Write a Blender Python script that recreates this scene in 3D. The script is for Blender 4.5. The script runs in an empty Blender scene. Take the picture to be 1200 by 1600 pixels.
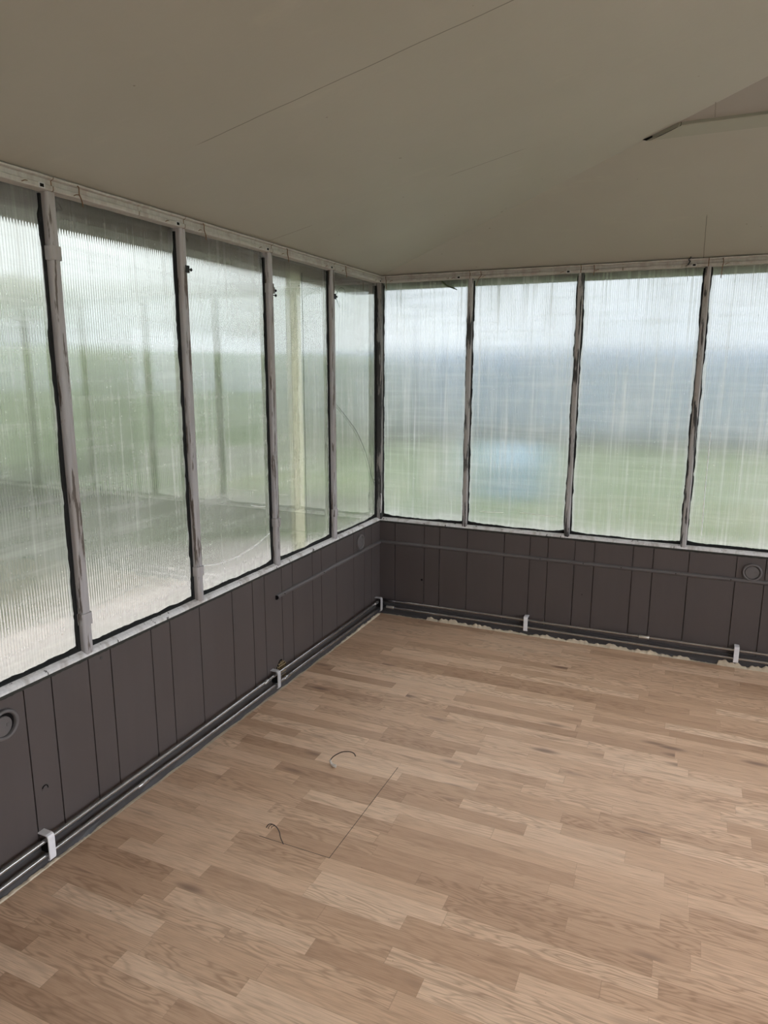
import bpy, bmesh, math, random
from mathutils import Vector, Matrix

C = bpy.context.scene
COL = C.collection
random.seed(7)
R = random.uniform

# ------------------------------------------------------------------ camera
CAM = Vector((1.8623, -4.1520, 1.6229))
YAW, PITCH, ROLL, FPX = 0.41556, -0.20001, 0.00269, 1089.79
fwd = Vector((-math.sin(YAW) * math.cos(PITCH), math.cos(YAW) * math.cos(PITCH), math.sin(PITCH)))
r0 = Vector((math.cos(YAW), math.sin(YAW), 0)); u0 = r0.cross(fwd)
rt = r0 * math.cos(ROLL) + u0 * math.sin(ROLL); up = -r0 * math.sin(ROLL) + u0 * math.cos(ROLL)
cd = bpy.data.cameras.new('camera'); cam = bpy.data.objects.new('camera', cd); COL.objects.link(cam)
cam.matrix_world = Matrix(((rt.x, up.x, -fwd.x, CAM.x), (rt.y, up.y, -fwd.y, CAM.y), (rt.z, up.z, -fwd.z, CAM.z), (0, 0, 0, 1)))
cd.sensor_fit = 'VERTICAL'; cd.sensor_height = 36.0; cd.sensor_width = 27.0
cd.lens = FPX / 1600 * 36.0; cd.clip_start = 0.02; cd.clip_end = 300
C.camera = cam

# ------------------------------------------------------------------ world, sun, exposure
SKY = 5.0
W = bpy.data.worlds.new('overcast_sky'); C.world = W; W.use_nodes = True
nt = W.node_tree; nt.nodes.clear()
n_out = nt.nodes.new('ShaderNodeOutputWorld'); n_bg = nt.nodes.new('ShaderNodeBackground')
n_tc = nt.nodes.new('ShaderNodeTexCoord'); n_sep = nt.nodes.new('ShaderNodeSeparateXYZ')
n_map = nt.nodes.new('ShaderNodeMapping'); n_map.inputs['Scale'].default_value = (1.2, 1.2, 5)
n_noi = nt.nodes.new('ShaderNodeTexNoise'); n_noi.inputs['Scale'].default_value = 2.2; n_noi.inputs['Detail'].default_value = 5
n_add = nt.nodes.new('ShaderNodeMath'); n_add.operation = 'MULTIPLY_ADD'; n_add.inputs[1].default_value = 0.35
n_rmp = nt.nodes.new('ShaderNodeValToRGB')
els = n_rmp.color_ramp.elements
els[0].position = 0.10; els[0].color = (0.52, 0.59, 0.68, 1)
els[1].position = 0.62; els[1].color = (0.97, 0.96, 1.01, 1)
e = els.new(0.32); e.color = (0.72, 0.77, 0.84, 1)
nt.links.new(n_tc.outputs['Generated'], n_sep.inputs[0]); nt.links.new(n_tc.outputs['Generated'], n_map.inputs[0])
nt.links.new(n_map.outputs[0], n_noi.inputs['Vector']); nt.links.new(n_noi.outputs['Fac'], n_add.inputs[0])
nt.links.new(n_sep.outputs['Z'], n_add.inputs[2]); nt.links.new(n_add.outputs[0], n_rmp.inputs[0])
nt.links.new(n_rmp.outputs[0], n_bg.inputs[0]); n_bg.inputs[1].default_value = SKY
nt.links.new(n_bg.outputs[0], n_out.inputs[0])

C.view_settings.view_transform = 'Standard'; C.view_settings.look = 'None'
C.view_settings.gamma = 1.0; C.view_settings.use_curve_mapping = False
C.view_settings.exposure = 0.56
C.cycles.max_bounces = 14; C.cycles.diffuse_bounces = 6; C.cycles.transmission_bounces = 10; C.cycles.glossy_bounces = 5
C.cycles.sample_clamp_indirect = 8.0

# ------------------------------------------------------------------ dimensions
RW, RL = 4.30, 5.40                      # room width and length
ZS, ZT, ZR = 0.664, 2.157, 2.198         # sill, underside and top of the head rail
SL, SB = 0.22, 0.386                     # roof slopes over the left and the back wall
GD = -0.030                              # inner face of the panes
LEFT_POSTS = [-0.626, -1.247, -1.861, -2.472, -3.085, -3.70, -4.31, -4.92]
BACK_POSTS = [0.584, 1.222, 1.865, 2.50, 3.13, 3.75]

# ------------------------------------------------------------------ node helpers
class NB:
    def __init__(s, name):
        s.m = bpy.data.materials.new(name); s.m.use_nodes = True
        s.t = s.m.node_tree; s.t.nodes.clear()
        s.out = s.t.nodes.new('ShaderNodeOutputMaterial')
    def n(s, typ, **kw):
        nd = s.t.nodes.new('ShaderNode' + typ)
        for k, v in kw.items(): setattr(nd, k, v)
        return nd
    def put(s, sock, v):
        if isinstance(v, bpy.types.NodeSocket): s.t.links.new(v, sock)
        elif isinstance(v, (tuple, list)) and len(v) == 3 and sock.type == 'RGBA': sock.default_value = (*v, 1)
        else: sock.default_value = v
    def math(s, op, a, b=0.0, c=0.0, clamp=False):
        nd = s.n('Math', operation=op, use_clamp=clamp)
        s.put(nd.inputs[0], a); s.put(nd.inputs[1], b); s.put(nd.inputs[2], c)
        return nd.outputs[0]
    def vmath(s, op, a, b=None, scale=None):
        nd = s.n('VectorMath', operation=op); s.put(nd.inputs[0], a)
        if b is not None: s.put(nd.inputs[1], b)
        if scale is not None: s.put(nd.inputs['Scale'], scale)
        return nd.outputs[0]
    def pos(s):
        return s.n('NewGeometry').outputs['Position']
    def xyz(s, v):
        nd = s.n('SeparateXYZ'); s.put(nd.inputs[0], v); return nd.outputs
    def vec(s, x, y, z=0.0):
        nd = s.n('CombineXYZ'); s.put(nd.inputs[0], x); s.put(nd.inputs[1], y); s.put(nd.inputs[2], z); return nd.outputs[0]
    def scl(s, v, sc):
        return s.vmath('MULTIPLY', v, sc)
    def noise(s, v, scale=5.0, detail=3.0, rough=0.5):
        nd = s.n('TexNoise'); s.put(nd.inputs['Vector'], v); nd.inputs['Scale'].default_value = scale
        nd.inputs['Detail'].default_value = detail; nd.inputs['Roughness'].default_value = rough
        return nd.outputs['Fac']
    def step(s, v, a, b, lo=0.0, hi=1.0):
        nd = s.n('MapRange', interpolation_type='SMOOTHSTEP'); s.put(nd.inputs[0], v)
        for i, x in enumerate((a, b, lo, hi)): s.put(nd.inputs[i + 1], x)
        return nd.outputs[0]
    def mix(s, f, a, b, mode='MIX'):
        nd = s.n('Mix', data_type='RGBA', blend_type=mode); s.put(nd.inputs[0], f); s.put(nd.inputs[6], a); s.put(nd.inputs[7], b)
        return nd.outputs[2]
    def mixsh(s, f, a, b):
        nd = s.n('MixShader'); s.put(nd.inputs[0], f); s.put(nd.inputs[1], a); s.put(nd.inputs[2], b); return nd.outputs[0]
    def pbsdf(s, col, rough=0.5, metal=0.0, spec=0.5, normal=None):
        nd = s.n('BsdfPrincipled'); s.put(nd.inputs['Base Color'], col); s.put(nd.inputs['Roughness'], rough)
        s.put(nd.inputs['Metallic'], metal); s.put(nd.inputs['Specular IOR Level'], spec)
        if normal is not None: s.put(nd.inputs['Normal'], normal)
        return nd.outputs[0]
    def bump(s, h, strength=0.2, dist=0.002):
        nd = s.n('Bump'); s.put(nd.inputs['Height'], h); nd.inputs['Strength'].default_value = strength; nd.inputs['Distance'].default_value = dist
        return nd.outputs[0]
    def done(s, sh):
        s.t.links.new(sh, s.out.inputs[0]); return s.m

def plain(name, col, rough=0.5, metal=0.0, var=0.15, scale=40.0, spec=0.5):
    b = NB(name)
    f = b.noise(b.pos(), scale, 3)
    c = b.mix(f, tuple(x * (1 - var) for x in col), tuple(min(1, x * (1 + var)) for x in col))
    return b.done(b.pbsdf(c, rough, metal, spec))

# ------------------------------------------------------------------ materials
def m_floor():
    b = NB('laminate_strip_oak')
    x, y, z = b.xyz(b.pos())
    SW = 0.0638
    yr = b.math('DIVIDE', b.math('ADD', y, 2.315 + 10 * SW * 10), SW)
    row = b.math('FLOOR', yr); fy = b.math('SUBTRACT', yr, row)
    wn = b.n('TexWhiteNoise', noise_dimensions='1D'); b.put(wn.inputs['W'], b.math('MULTIPLY', row, 1.37))
    xr = b.math('ADD', b.math('DIVIDE', x, 0.47), b.math('MULTIPLY', wn.outputs['Value'], 9.0))
    xr = b.math('ADD', xr, b.math('MULTIPLY', b.math('SINE', b.math('MULTIPLY', b.math('ADD', xr, row), 2.3)), 0.20))
    cell = b.math('FLOOR', xr); fx = b.math('SUBTRACT', xr, cell)
    w2 = b.n('TexWhiteNoise', noise_dimensions='2D'); b.put(w2.inputs['Vector'], b.vec(row, cell))
    rc = b.xyz(w2.outputs['Color']); rv = w2.outputs['Value']
    # grain, with its own stretch of tree in each strip
    gx = b.math('ADD', x, b.math('MULTIPLY', rc[0], 37.0)); gy = b.math('ADD', y, b.math('MULTIPLY', rc[1], 23.0))
    low = b.noise(b.vec(b.math('MULTIPLY', gx, 2.6), b.math('MULTIPLY', gy, 17.0)), 1.0, 2.5, 0.5)
    rings = b.math('MULTIPLY_ADD', b.math('SINE', b.math('MULTIPLY', low, b.math('MULTIPLY_ADD', rc[2], 55.0, 34.0))), 0.5, 0.5)
    rings = b.math('POWER', rings, 2.2)
    fine = b.noise(b.vec(b.math('MULTIPLY', gx, 9.0), b.math('MULTIPLY', gy, 330.0)), 1.0, 4, 0.6)
    fine2 = b.noise(b.vec(b.math('MULTIPLY', gx, 30.0), b.math('MULTIPLY', gy, 700.0)), 1.0, 2, 0.6)
    cloud = b.noise(b.vec(b.math('MULTIPLY', gx, 5.0), b.math('MULTIPLY', gy, 30.0)), 1.0, 3, 0.5)
    base = b.n('ValToRGB'); b.put(base.inputs[0], rv)
    el = base.color_ramp.elements
    el[0].position = 0.0; el[0].color = (0.500, 0.318, 0.206, 1)
    el[1].position = 1.0; el[1].color = (0.815, 0.595, 0.425, 1)
    q = el.new(0.3); q.color = (0.620, 0.412, 0.274, 1)
    q = el.new(0.62); q.color = (0.725, 0.500, 0.343, 1)
    c = b.mix(b.math('MULTIPLY', rings, b.step(rc[2], 0.15, 0.9, 0.10, 0.44)), base.outputs[0], (0.235, 0.128, 0.070))
    c = b.mix(b.step(fine, 0.40, 0.72, 0.0, 0.40), c, (0.26, 0.15, 0.09))
    c = b.mix(b.step(fine2, 0.5, 0.8, 0.0, 0.22), c, (0.70, 0.53, 0.38))
    c = b.mix(b.step(cloud, 0.54, 0.78, 0.0, 0.40), c, (0.21, 0.115, 0.068))
    kn = b.n('TexVoronoi'); b.put(kn.inputs['Vector'], b.vec(b.math('MULTIPLY', gx, 2.4), b.math('MULTIPLY', gy, 9.0))); kn.inputs['Scale'].default_value = 1.0
    kd = b.math('ADD', kn.outputs['Distance'], b.math('MULTIPLY', fine, 0.10))
    c = b.mix(b.math('MULTIPLY', b.step(kd, 0.09, 0.26, 0.75, 0.0), b.step(rc[1], 0.35, 0.55)), c, (0.17, 0.10, 0.075))
    # joints
    ey = b.math('MINIMUM', fy, b.math('SUBTRACT', 1.0, fy))
    ex = b.math('MULTIPLY', b.math('MINIMUM', fx, b.math('SUBTRACT', 1.0, fx)), 0.42)
    j = b.math('MAXIMUM', b.step(ey, 0.0, 0.02, 0.38, 0.0), b.step(ex, 0.0, 0.0013, 0.28, 0.0))
    c = b.mix(j, c, (0.17, 0.095, 0.055))
    # grit trodden about
    gr = b.noise(b.pos(), 95.0, 1, 0.5)
    c = b.mix(b.step(gr, 0.80, 0.83, 0.0, 0.85), c, (0.03, 0.022, 0.018))
    # the cut lid: one saw line along y, one along x
    l1 = b.math('MULTIPLY', b.step(b.math('ABSOLUTE', b.math('SUBTRACT', x, 0.852)), 0.0008, 0.0016, 1, 0),
                b.math('MULTIPLY', b.math('GREATER_THAN', y, -2.317), b.math('LESS_THAN', y, -1.712)))
    l2 = b.math('MULTIPLY', b.step(b.math('ABSOLUTE', b.math('SUBTRACT', y, -2.315)), 0.0008, 0.0018, 1, 0),
                b.math('MULTIPLY', b.math('GREATER_THAN', x, 0.57), b.math('LESS_THAN', x, 0.853)))
    c = b.mix(b.math('MAXIMUM', l1, l2), c, (0.03, 0.017, 0.01))
    h = b.math('SUBTRACT', b.math('MULTIPLY', fine, 0.3), j)
    return b.done(b.pbsdf(c, b.math('MULTIPLY_ADD', cloud, 0.12, 0.36), 0.0, 0.5, b.bump(h, 0.12, 0.001)))

def m_ceiling():
    b = NB('cream_painted_board')
    p = b.pos(); x, y, z = b.xyz(p)
    f = b.noise(p, 2.2, 4, 0.55); g = b.noise(p, 60, 3)
    c = b.mix(f, (0.290, 0.268, 0.222), (0.340, 0.316, 0.266))
    wob = b.math('MULTIPLY', b.math('SUBTRACT', b.noise(p, 6.0, 3), 0.5), 0.012)
    def crack(coord, at, on, w=0.0016):
        d = b.math('ABSOLUTE', b.math('ADD', b.math('SUBTRACT', coord, at), wob))
        return b.math('MULTIPLY', b.step(d, w * 0.5, w * 1.6, 1, 0), on)
    gate1 = b.step(x, 0.40, 0.46); gate2 = b.math('MAXIMUM', b.step(x, 0.26, 0.23), b.math('MULTIPLY', b.step(x, 0.86, 0.9), b.step(x, 1.2, 1.15)))
    onleft = b.math('LESS_THAN', x, 2.15)
    k1 = crack(b.math('ADD', y, 0.0), -2.29, b.math('MULTIPLY', gate1, onleft), 0.0017)
    k2 = crack(y, -1.285, b.math('MULTIPLY', gate2, onleft), 0.0017)
    k3 = crack(x, 1.838, b.math('MULTIPLY', b.math('GREATER_THAN', y, -1.06), b.math('MAXIMUM', b.step(y, -0.38, -0.35), b.step(y, -0.975, -0.98))))
    cr = b.math('MAXIMUM', k1, b.math('MAXIMUM', k2, k3))
    c = b.mix(b.math('MULTIPLY', cr, 0.75), c, (0.075, 0.06, 0.045))
    sp = b.noise(p, 34.0, 1); c = b.mix(b.step(sp, 0.815, 0.83, 0, 0.6), c, (0.12, 0.09, 0.06))
    sm = b.noise(b.scl(p, (1, 3.2, 1)), 3.0, 5, 0.65); c = b.mix(b.step(sm, 0.58, 0.78, 0, 0.22), c, (0.42, 0.37, 0.29))
    bk_shade = b.math('MULTIPLY', b.math('GREATER_THAN', b.math('MULTIPLY', x, SL), b.math('MULTIPLY', y, -SB)), b.math('LESS_THAN', y, -0.94))
    c = b.mix(b.math('MULTIPLY', bk_shade, 0.55), c, (0.225, 0.195, 0.176))  # shade above the batten, mixed into the back slope's colour
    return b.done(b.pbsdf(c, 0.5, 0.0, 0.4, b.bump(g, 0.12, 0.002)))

def m_dado(name='charcoal_painted_boards', col=(0.064, 0.0515, 0.0495)):
    b = NB(name); p = b.pos()
    f = b.noise(b.scl(p, (30, 30, 1.5)), 1.0, 3); g = b.noise(p, 5, 4)
    c = b.mix(f, tuple(v * .93 for v in col), tuple(v * 1.07 for v in col))
    c = b.mix(b.step(g, 0.35, 0.8, 0, 0.22), c, tuple(v * 1.35 for v in col))
    sc = b.noise(b.scl(p, (9, 9, 60)), 1.0, 3); c = b.mix(b.step(sc, 0.76, 0.82, 0, 0.35), c, (0.26, 0.24, 0.23))
    return b.done(b.pbsdf(c, b.math('MULTIPLY_ADD', g, 0.2, 0.42), 0.0, 0.45, b.bump(f, 0.08, 0.001)))

def m_post(name, grey=(0.36, 0.345, 0.345), bare=(0.075, 0.055, 0.042), amount=0.55):
    b = NB(name); p = b.pos()
    f = b.noise(b.scl(p, (45, 45, 4.0)), 1.0, 5, 0.62); g = b.noise(b.scl(p, (120, 120, 9.0)), 1.0, 3); h = b.noise(b.scl(p, (25, 25, 2.2)), 1.0, 2)
    c = b.mix(g, tuple(v * .78 for v in grey), tuple(v * 1.2 for v in grey))
    c = b.mix(b.step(h, 0.45, 0.7, 0, 0.55), c, (0.25, 0.205, 0.175))
    c = b.mix(b.step(f, amount, amount + 0.035, 0, 0.93), c, bare)
    return b.done(b.pbsdf(c, 0.55, 0.0, 0.4, b.bump(f, 0.35, 0.003)))

def m_pane(name, axis, base=0.28, clear=0.255, veilc=0.37, rough=0.22, warm=1.0, streak=0.46, band=0.15):
    """Twin-wall ribbed sheet: vertical ribs smear the view sideways, a veil of grime scatters white, with glare painted at the edges."""
    b = NB(name); geo = b.n('NewGeometry'); p = geo.outputs['Position']
    x, y, z = b.xyz(p); u = (x, y)[axis]
    T = (1, 0, 0) if axis == 0 else (0, 1, 0)
    ph = b.math('MULTIPLY', u, 2 * math.pi / 0.0104)
    amp = b.math('MULTIPLY', b.math('SINE', ph), 0.26)
    nv = b.vmath('NORMALIZE', b.vmath('ADD', geo.outputs['Normal'], b.vmath('SCALE', T, scale=amp)))
    gen = b.xyz(b.n('TexCoord').outputs['Generated'])[axis]
    edge = b.math('MULTIPLY', b.math('MINIMUM', gen, b.math('SUBTRACT', 1.0, gen)), 0.6)
    web = b.math('POWER', b.math('ABSOLUTE', b.math('COSINE', b.math('MULTIPLY', ph, 0.5))), 14.0)
    st = b.noise(b.vec(b.math('MULTIPLY', u, 55.0), b.math('MULTIPLY', z, 1.1), 0.0), 1.0, 4, 0.62)
    st2 = b.noise(b.vec(b.math('MULTIPLY', u, 1.6), b.math('MULTIPLY', z, 26.0), 3.0), 1.0, 4, 0.6)
    blot = b.noise(b.vec(b.math('MULTIPLY', u, 3.2), b.math('MULTIPLY', z, 1.6), 7.0), 1.0, 3, 0.5)
    low = b.math('MULTIPLY', b.step(z, 0.67, 0.76, 1, 0), b.noise(p, 26.0, 4, 0.6))
    dr = b.noise(p, 120.0, 1, 0.4)
    dirt_glare = b.math('ADD', b.step(st, 0.48, 0.78, 0.0, streak), b.step(blot, 0.35, 0.75, 0.0, 0.20))
    dirt_glare = b.math('ADD', dirt_glare, b.math('MULTIPLY', low, 0.7))
    dirt_glare = b.math('ADD', dirt_glare, b.step(st2, 0.42, 0.75, 0.0, band))
    dirt_glare = b.math('ADD', dirt_glare, b.step(dr, 0.765, 0.80, 0.0, 0.5))
    dirt_glare = b.math('ADD', dirt_glare, b.math('MULTIPLY', b.step(edge, 0.002, 0.034, 0.8, 0.0), b.noise(b.vec(b.math('MULTIPLY', u, 20.0), b.math('MULTIPLY', z, 5.0), 1.0), 1.0, 3)))  # pale band along the pane edges paints the glare beside the posts
    dirt_glare = b.math('MINIMUM', b.math('ADD', dirt_glare, base), 0.88)
    inner = b.n('Attribute', attribute_name='inner').outputs['Fac']
    dirt_glare = b.math('MULTIPLY', dirt_glare, inner)
    tint = b.mix(inner, (0.95, 0.96, 0.95), b.mix(web, (clear, clear * 1.02, clear * warm), (clear * .58, clear * .59, clear * .58 * warm)))
    rf = b.n('BsdfRefraction'); b.put(rf.inputs['Color'], tint); rf.inputs['Roughness'].default_value = rough
    rf.inputs['IOR'].default_value = 1.22; b.put(rf.inputs['Normal'], nv)
    tr = b.n('BsdfTranslucent'); b.put(tr.inputs['Color'], (veilc, veilc, veilc * .985 * warm))
    df = b.n('BsdfDiffuse'); b.put(df.inputs['Color'], (0.55, 0.54, 0.51))
    veil = b.mixsh(0.35, tr.outputs[0], df.outputs[0])
    body = b.mixsh(dirt_glare, rf.outputs[0], veil)
    gl = b.n('BsdfGlossy'); gl.inputs['Roughness'].default_value = 0.035; b.put(gl.inputs['Color'], (1, 1, 1))
    fr = b.n('Fresnel'); fr.inputs['IOR'].default_value = 1.5
    k = b.math('MULTIPLY', b.math('MINIMUM', b.math('MULTIPLY', fr.outputs[0], 3.0), 0.9), inner)
    return b.done(b.mixsh(k, body, gl.outputs[0]))

def m_lawn():
    b = NB('mown_grass'); p = b.pos()
    f = b.noise(p, 0.35, 4); g = b.noise(p, 14, 3)
    c = b.mix(f, (0.155, 0.230, 0.100), (0.225, 0.315, 0.150)); c = b.mix(b.math('MULTIPLY', g, 0.5), c, (0.075, 0.12, 0.05))
    return b.done(b.pbsdf(c, 0.8, 0, 0.2))

def m_leaf(name, a, c2):
    b = NB(name); p = b.pos(); f = b.noise(p, 3.0, 5, 0.65)
    return b.done(b.pbsdf(b.mix(f, a, c2), 0.8, 0, 0.2))

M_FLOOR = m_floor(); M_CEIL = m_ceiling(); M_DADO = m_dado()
M_SKIRT = m_dado('slate_painted_skirting', (0.042, 0.039, 0.040))
M_POST = m_post('flaking_grey_paint', (0.33, 0.312, 0.315)); M_POSTB = m_post('flaking_grey_paint_worn', (0.33, 0.315, 0.31), (0.012, 0.011, 0.011), 0.53)
M_CORNER = m_post('flaking_black_bitumen', (0.20, 0.19, 0.185), (0.012, 0.011, 0.011), 0.47)
M_SILL = m_post('pale_flaking_sill_paint', (0.62, 0.605, 0.605), (0.05, 0.045, 0.04), 0.63)
M_RAIL = m_post('dirty_white_rail_paint', (0.36, 0.335, 0.305), (0.14, 0.105, 0.075), 0.66)
M_PANE = [m_pane('ribbed_sheet_along_x', 0), m_pane('ribbed_sheet_along_y', 1, 0.15, 0.265, 0.35, 0.10, 0.92, 0.24, 0.13)]
M_SEAL = plain('black_perished_rubber', (0.010, 0.010, 0.010), 0.7, spec=0.2)
M_GRIME_SHADE = plain('dark_grime_and_shade', (0.035, 0.035, 0.03), 0.85, spec=0.2)
M_DARK = plain('black_hole_and_shade', (0.006, 0.005, 0.005), 0.9, spec=0.1)
M_RUST = plain('rusty_brown', (0.13, 0.065, 0.03), 0.8, var=0.4, scale=120)
M_PIPE = plain('slate_painted_pipe', (0.42, 0.41, 0.41), 0.14, 0.85, var=0.2, scale=25)
M_CLIP = plain('white_plastic', (0.66, 0.65, 0.67), 0.4)
M_CLIPG = plain('grubby_white_plastic', (0.40, 0.39, 0.40), 0.45, var=0.35)
M_BRASS = plain('bare_solder', (0.62, 0.60, 0.56), 0.3, 0.8)
M_GREY = m_dado('grey_painted_conduit', (0.092, 0.082, 0.081))
M_VENT = m_dado('grey_painted_plastic', (0.100, 0.090, 0.089))
M_GLUE = plain('cream_adhesive', (0.52, 0.44, 0.33), 0.8, var=0.3, scale=18)
M_WIRE = plain('brown_wire', (0.045, 0.028, 0.02), 0.5)
M_FRAY = plain('frayed_pale_wire_end', (0.45, 0.41, 0.36), 0.6, var=0.5, scale=200)
M_BLACKM = plain('blackened_metal', (0.012, 0.012, 0.012), 0.45, 0.3)
M_THREAD = plain('dark_thread', (0.03, 0.04, 0.035), 0.6)
M_SCRATCH = plain('white_scratch', (0.92, 0.92, 0.92), 0.6, var=0.05)
M_TWIG = plain('green_stem', (0.05, 0.065, 0.03), 0.7, var=0.4)
M_LAWN = m_lawn()
M_PAVE = plain('added_bounce_concrete', (0.56, 0.52, 0.515), 0.85, var=0.07, scale=3)
M_HEDGE = m_leaf('hedge_leaves', (0.135, 0.18, 0.10), (0.205, 0.265, 0.155))
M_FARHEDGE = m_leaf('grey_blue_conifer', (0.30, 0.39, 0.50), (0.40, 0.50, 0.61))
M_TREE = m_leaf('tree_leaves', (0.20, 0.25, 0.15), (0.33, 0.37, 0.25))
M_TRUNK = plain('bark', (0.10, 0.085, 0.06), 0.9)
M_TARP = plain('pale_blue_sheet', (0.33, 0.50, 0.60), 0.5, var=0.05)
M_WHITEP = plain('white_wall_paint', (0.62, 0.59, 0.53), 0.6, var=0.04, scale=4)
def m_strip(name, col, k):
    b = NB(name); t = b.n('BsdfTranslucent'); b.put(t.inputs['Color'], col); q = b.n('BsdfTransparent'); b.put(q.inputs['Color'], (.96, .96, .90))
    return b.done(b.mixsh(k, q.outputs[0], t.outputs[0]))
M_STRIP = m_strip('yellowed_sheet', (0.95, 0.94, 0.80), 0.5); M_STRIP2 = m_strip('dirty_yellowed_sheet', (0.6, 0.6, 0.46), 0.4)
def m_glass():
    b = NB('clear_window_glass'); t = b.n('BsdfTransparent'); b.put(t.inputs['Color'], (.97, .98, .97)); g = b.n('BsdfGlossy'); g.inputs['Roughness'].default_value = .02
    f = b.n('Fresnel'); f.inputs['IOR'].default_value = 1.45
    return b.done(b.mixsh(f.outputs[0], t.outputs[0], g.outputs[0]))
M_GLASS = m_glass()
M_SOIL = plain('dark_planting_bed', (0.085, 0.105, 0.068), 0.9, var=0.35, scale=2)
M_MESH = plain('tan_rusted_mesh', (0.26, 0.19, 0.10), 0.7, var=0.6, scale=150)
M_LITEDGE = plain('pale_lit_edge', (0.52, 0.475, 0.41), 0.5, var=0.05)
M_BATTEN = plain('grey_green_batten_paint', (0.265, 0.258, 0.208), 0.55, var=0.06, scale=8)
M_FASCIA = plain('weathered_fascia', (0.13, 0.14, 0.115), 0.7)

# ------------------------------------------------------------------ mesh helpers
def link(name, me, mat, parent=None):
    o = bpy.data.objects.new(name, me); COL.objects.link(o)
    for m in (mat if isinstance(mat, list) else [mat]): me.materials.append(m)
    if parent is not None: o.parent = parent
    return o

def obj(name, bm, mat, parent=None, smooth=False):
    bmesh.ops.recalc_face_normals(bm, faces=bm.faces)
    me = bpy.data.meshes.new(name); bm.to_mesh(me); bm.free()
    if smooth:
        for f in me.polygons: f.use_smooth = True
    return link(name, me, mat, parent)

def tag(o, label=None, cat=None, group=None, kind=None):
    if label: o['label'] = label
    if cat: o['category'] = cat
    if group: o['group'] = group
    if kind: o['kind'] = kind
    return o

def empty(name, loc=(0, 0, 0)):
    o = bpy.data.objects.new(name, None); o.location = loc; o.empty_display_size = 0.05; COL.objects.link(o); return o

def child(o, parent):
    """parent o keeping it where it stands"""
    o.parent = parent; o.location = Vector(o.location) - Vector(parent.location); return o

def add_box(bm, a, b):
    x0, y0, z0 = (min(a[i], b[i]) for i in range(3)); x1, y1, z1 = (max(a[i], b[i]) for i in range(3))
    v = [bm.verts.new(q) for q in ((x0, y0, z0), (x1, y0, z0), (x1, y1, z0), (x0, y1, z0), (x0, y0, z1), (x1, y0, z1), (x1, y1, z1), (x0, y1, z1))]
    for f in ((0, 3, 2, 1), (4, 5, 6, 7), (0, 1, 5, 4), (1, 2, 6, 5), (2, 3, 7, 6), (3, 0, 4, 7)): bm.faces.new([v[i] for i in f])
    return bm

def add_tube(bm, pts, rad, seg=12, caps=True):
    pts = [Vector(p) for p in pts]; rads = rad if isinstance(rad, (list, tuple)) else [rad] * len(pts)
    rings = []; nrm = None
    for i, p in enumerate(pts):
        t = (pts[min(i + 1, len(pts) - 1)] - pts[max(i - 1, 0)]).normalized()
        if nrm is None:
            nrm = Vector((0, 0, 1)) if abs(t.z) < 0.9 else Vector((1, 0, 0))
        nrm = (nrm - t * nrm.dot(t)).normalized(); bi = t.cross(nrm)
        rings.append([bm.verts.new(p + (nrm * math.cos(2 * math.pi * k / seg) + bi * math.sin(2 * math.pi * k / seg)) * rads[i]) for k in range(seg)])
    for a, b in zip(rings, rings[1:]):
        for k in range(seg): bm.faces.new((a[k], a[(k + 1) % seg], b[(k + 1) % seg], b[k]))
    if caps: bm.faces.new(rings[0]); bm.faces.new(rings[-1])
    return bm

def smooth_pts(pts, n=6):
    pts = [Vector(p) for p in pts]; out = []
    P = [pts[0]] + pts + [pts[-1]]
    for i in range(1, len(P) - 2):
        for k in range(n):
            t = k / n; a, b, c, d = P[i - 1], P[i], P[i + 1], P[i + 2]
            out.append(0.5 * ((2 * b) + (c - a) * t + (2 * a - 5 * b + 4 * c - d) * t * t + (3 * b - a - 3 * c + d) * t ** 3))
    return out + [pts[-1]]

def add_sweep(bm, rings):
    """rings: lists of points of equal length, closed loops; joins them and caps the ends"""
    vs = [[bm.verts.new(p) for p in r] for r in rings]; n = len(vs[0])
    for a, b in zip(vs, vs[1:]):
        for k in range(n): bm.faces.new((a[k], a[(k + 1) % n], b[(k + 1) % n], b[k]))
    bm.faces.new(vs[0]); bm.faces.new(vs[-1])
    return bm

# a wall frame turns (u along wall, d into the room, z) into world space
def WL(u, d, z): return Vector((d, u, z))
def WB(u, d, z): return Vector((u, -d, z))
def WR(u, d, z): return Vector((RW - d, u, z))

# ------------------------------------------------------------------ setting: floor, ground outside
bm = bmesh.new(); add_box(bm, (-0.045, -RL, -0.06), (RW + 0.045, 0.045, 0.0))
tag(obj('floor', bm, M_FLOOR), 'oak-look strip laminate floor running parallel to the back wall', 'floor', kind='structure')

bm = bmesh.new(); add_box(bm, (-45, -45, -0.45), (50, 45, -0.16))
tag(obj('ground', bm, M_LAWN), 'green lawn outside the sunroom, blurred by the panes', 'lawn', kind='structure')
bm = bmesh.new(); add_box(bm, (-6.0, -9, -0.17), (-2.30, 4.5, -0.13))
tag(obj('ground_bed', bm, M_SOIL), 'dark planting bed outside, beyond the pale path', 'bed', kind='structure')
bm = bmesh.new(); add_box(bm, (-2.35, -9, -0.16), (-0.30, 1.9, -0.10))
tag(obj('ground_path', bm, M_PAVE), 'pale concrete path outside, along the left wall', 'path', kind='structure')

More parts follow.
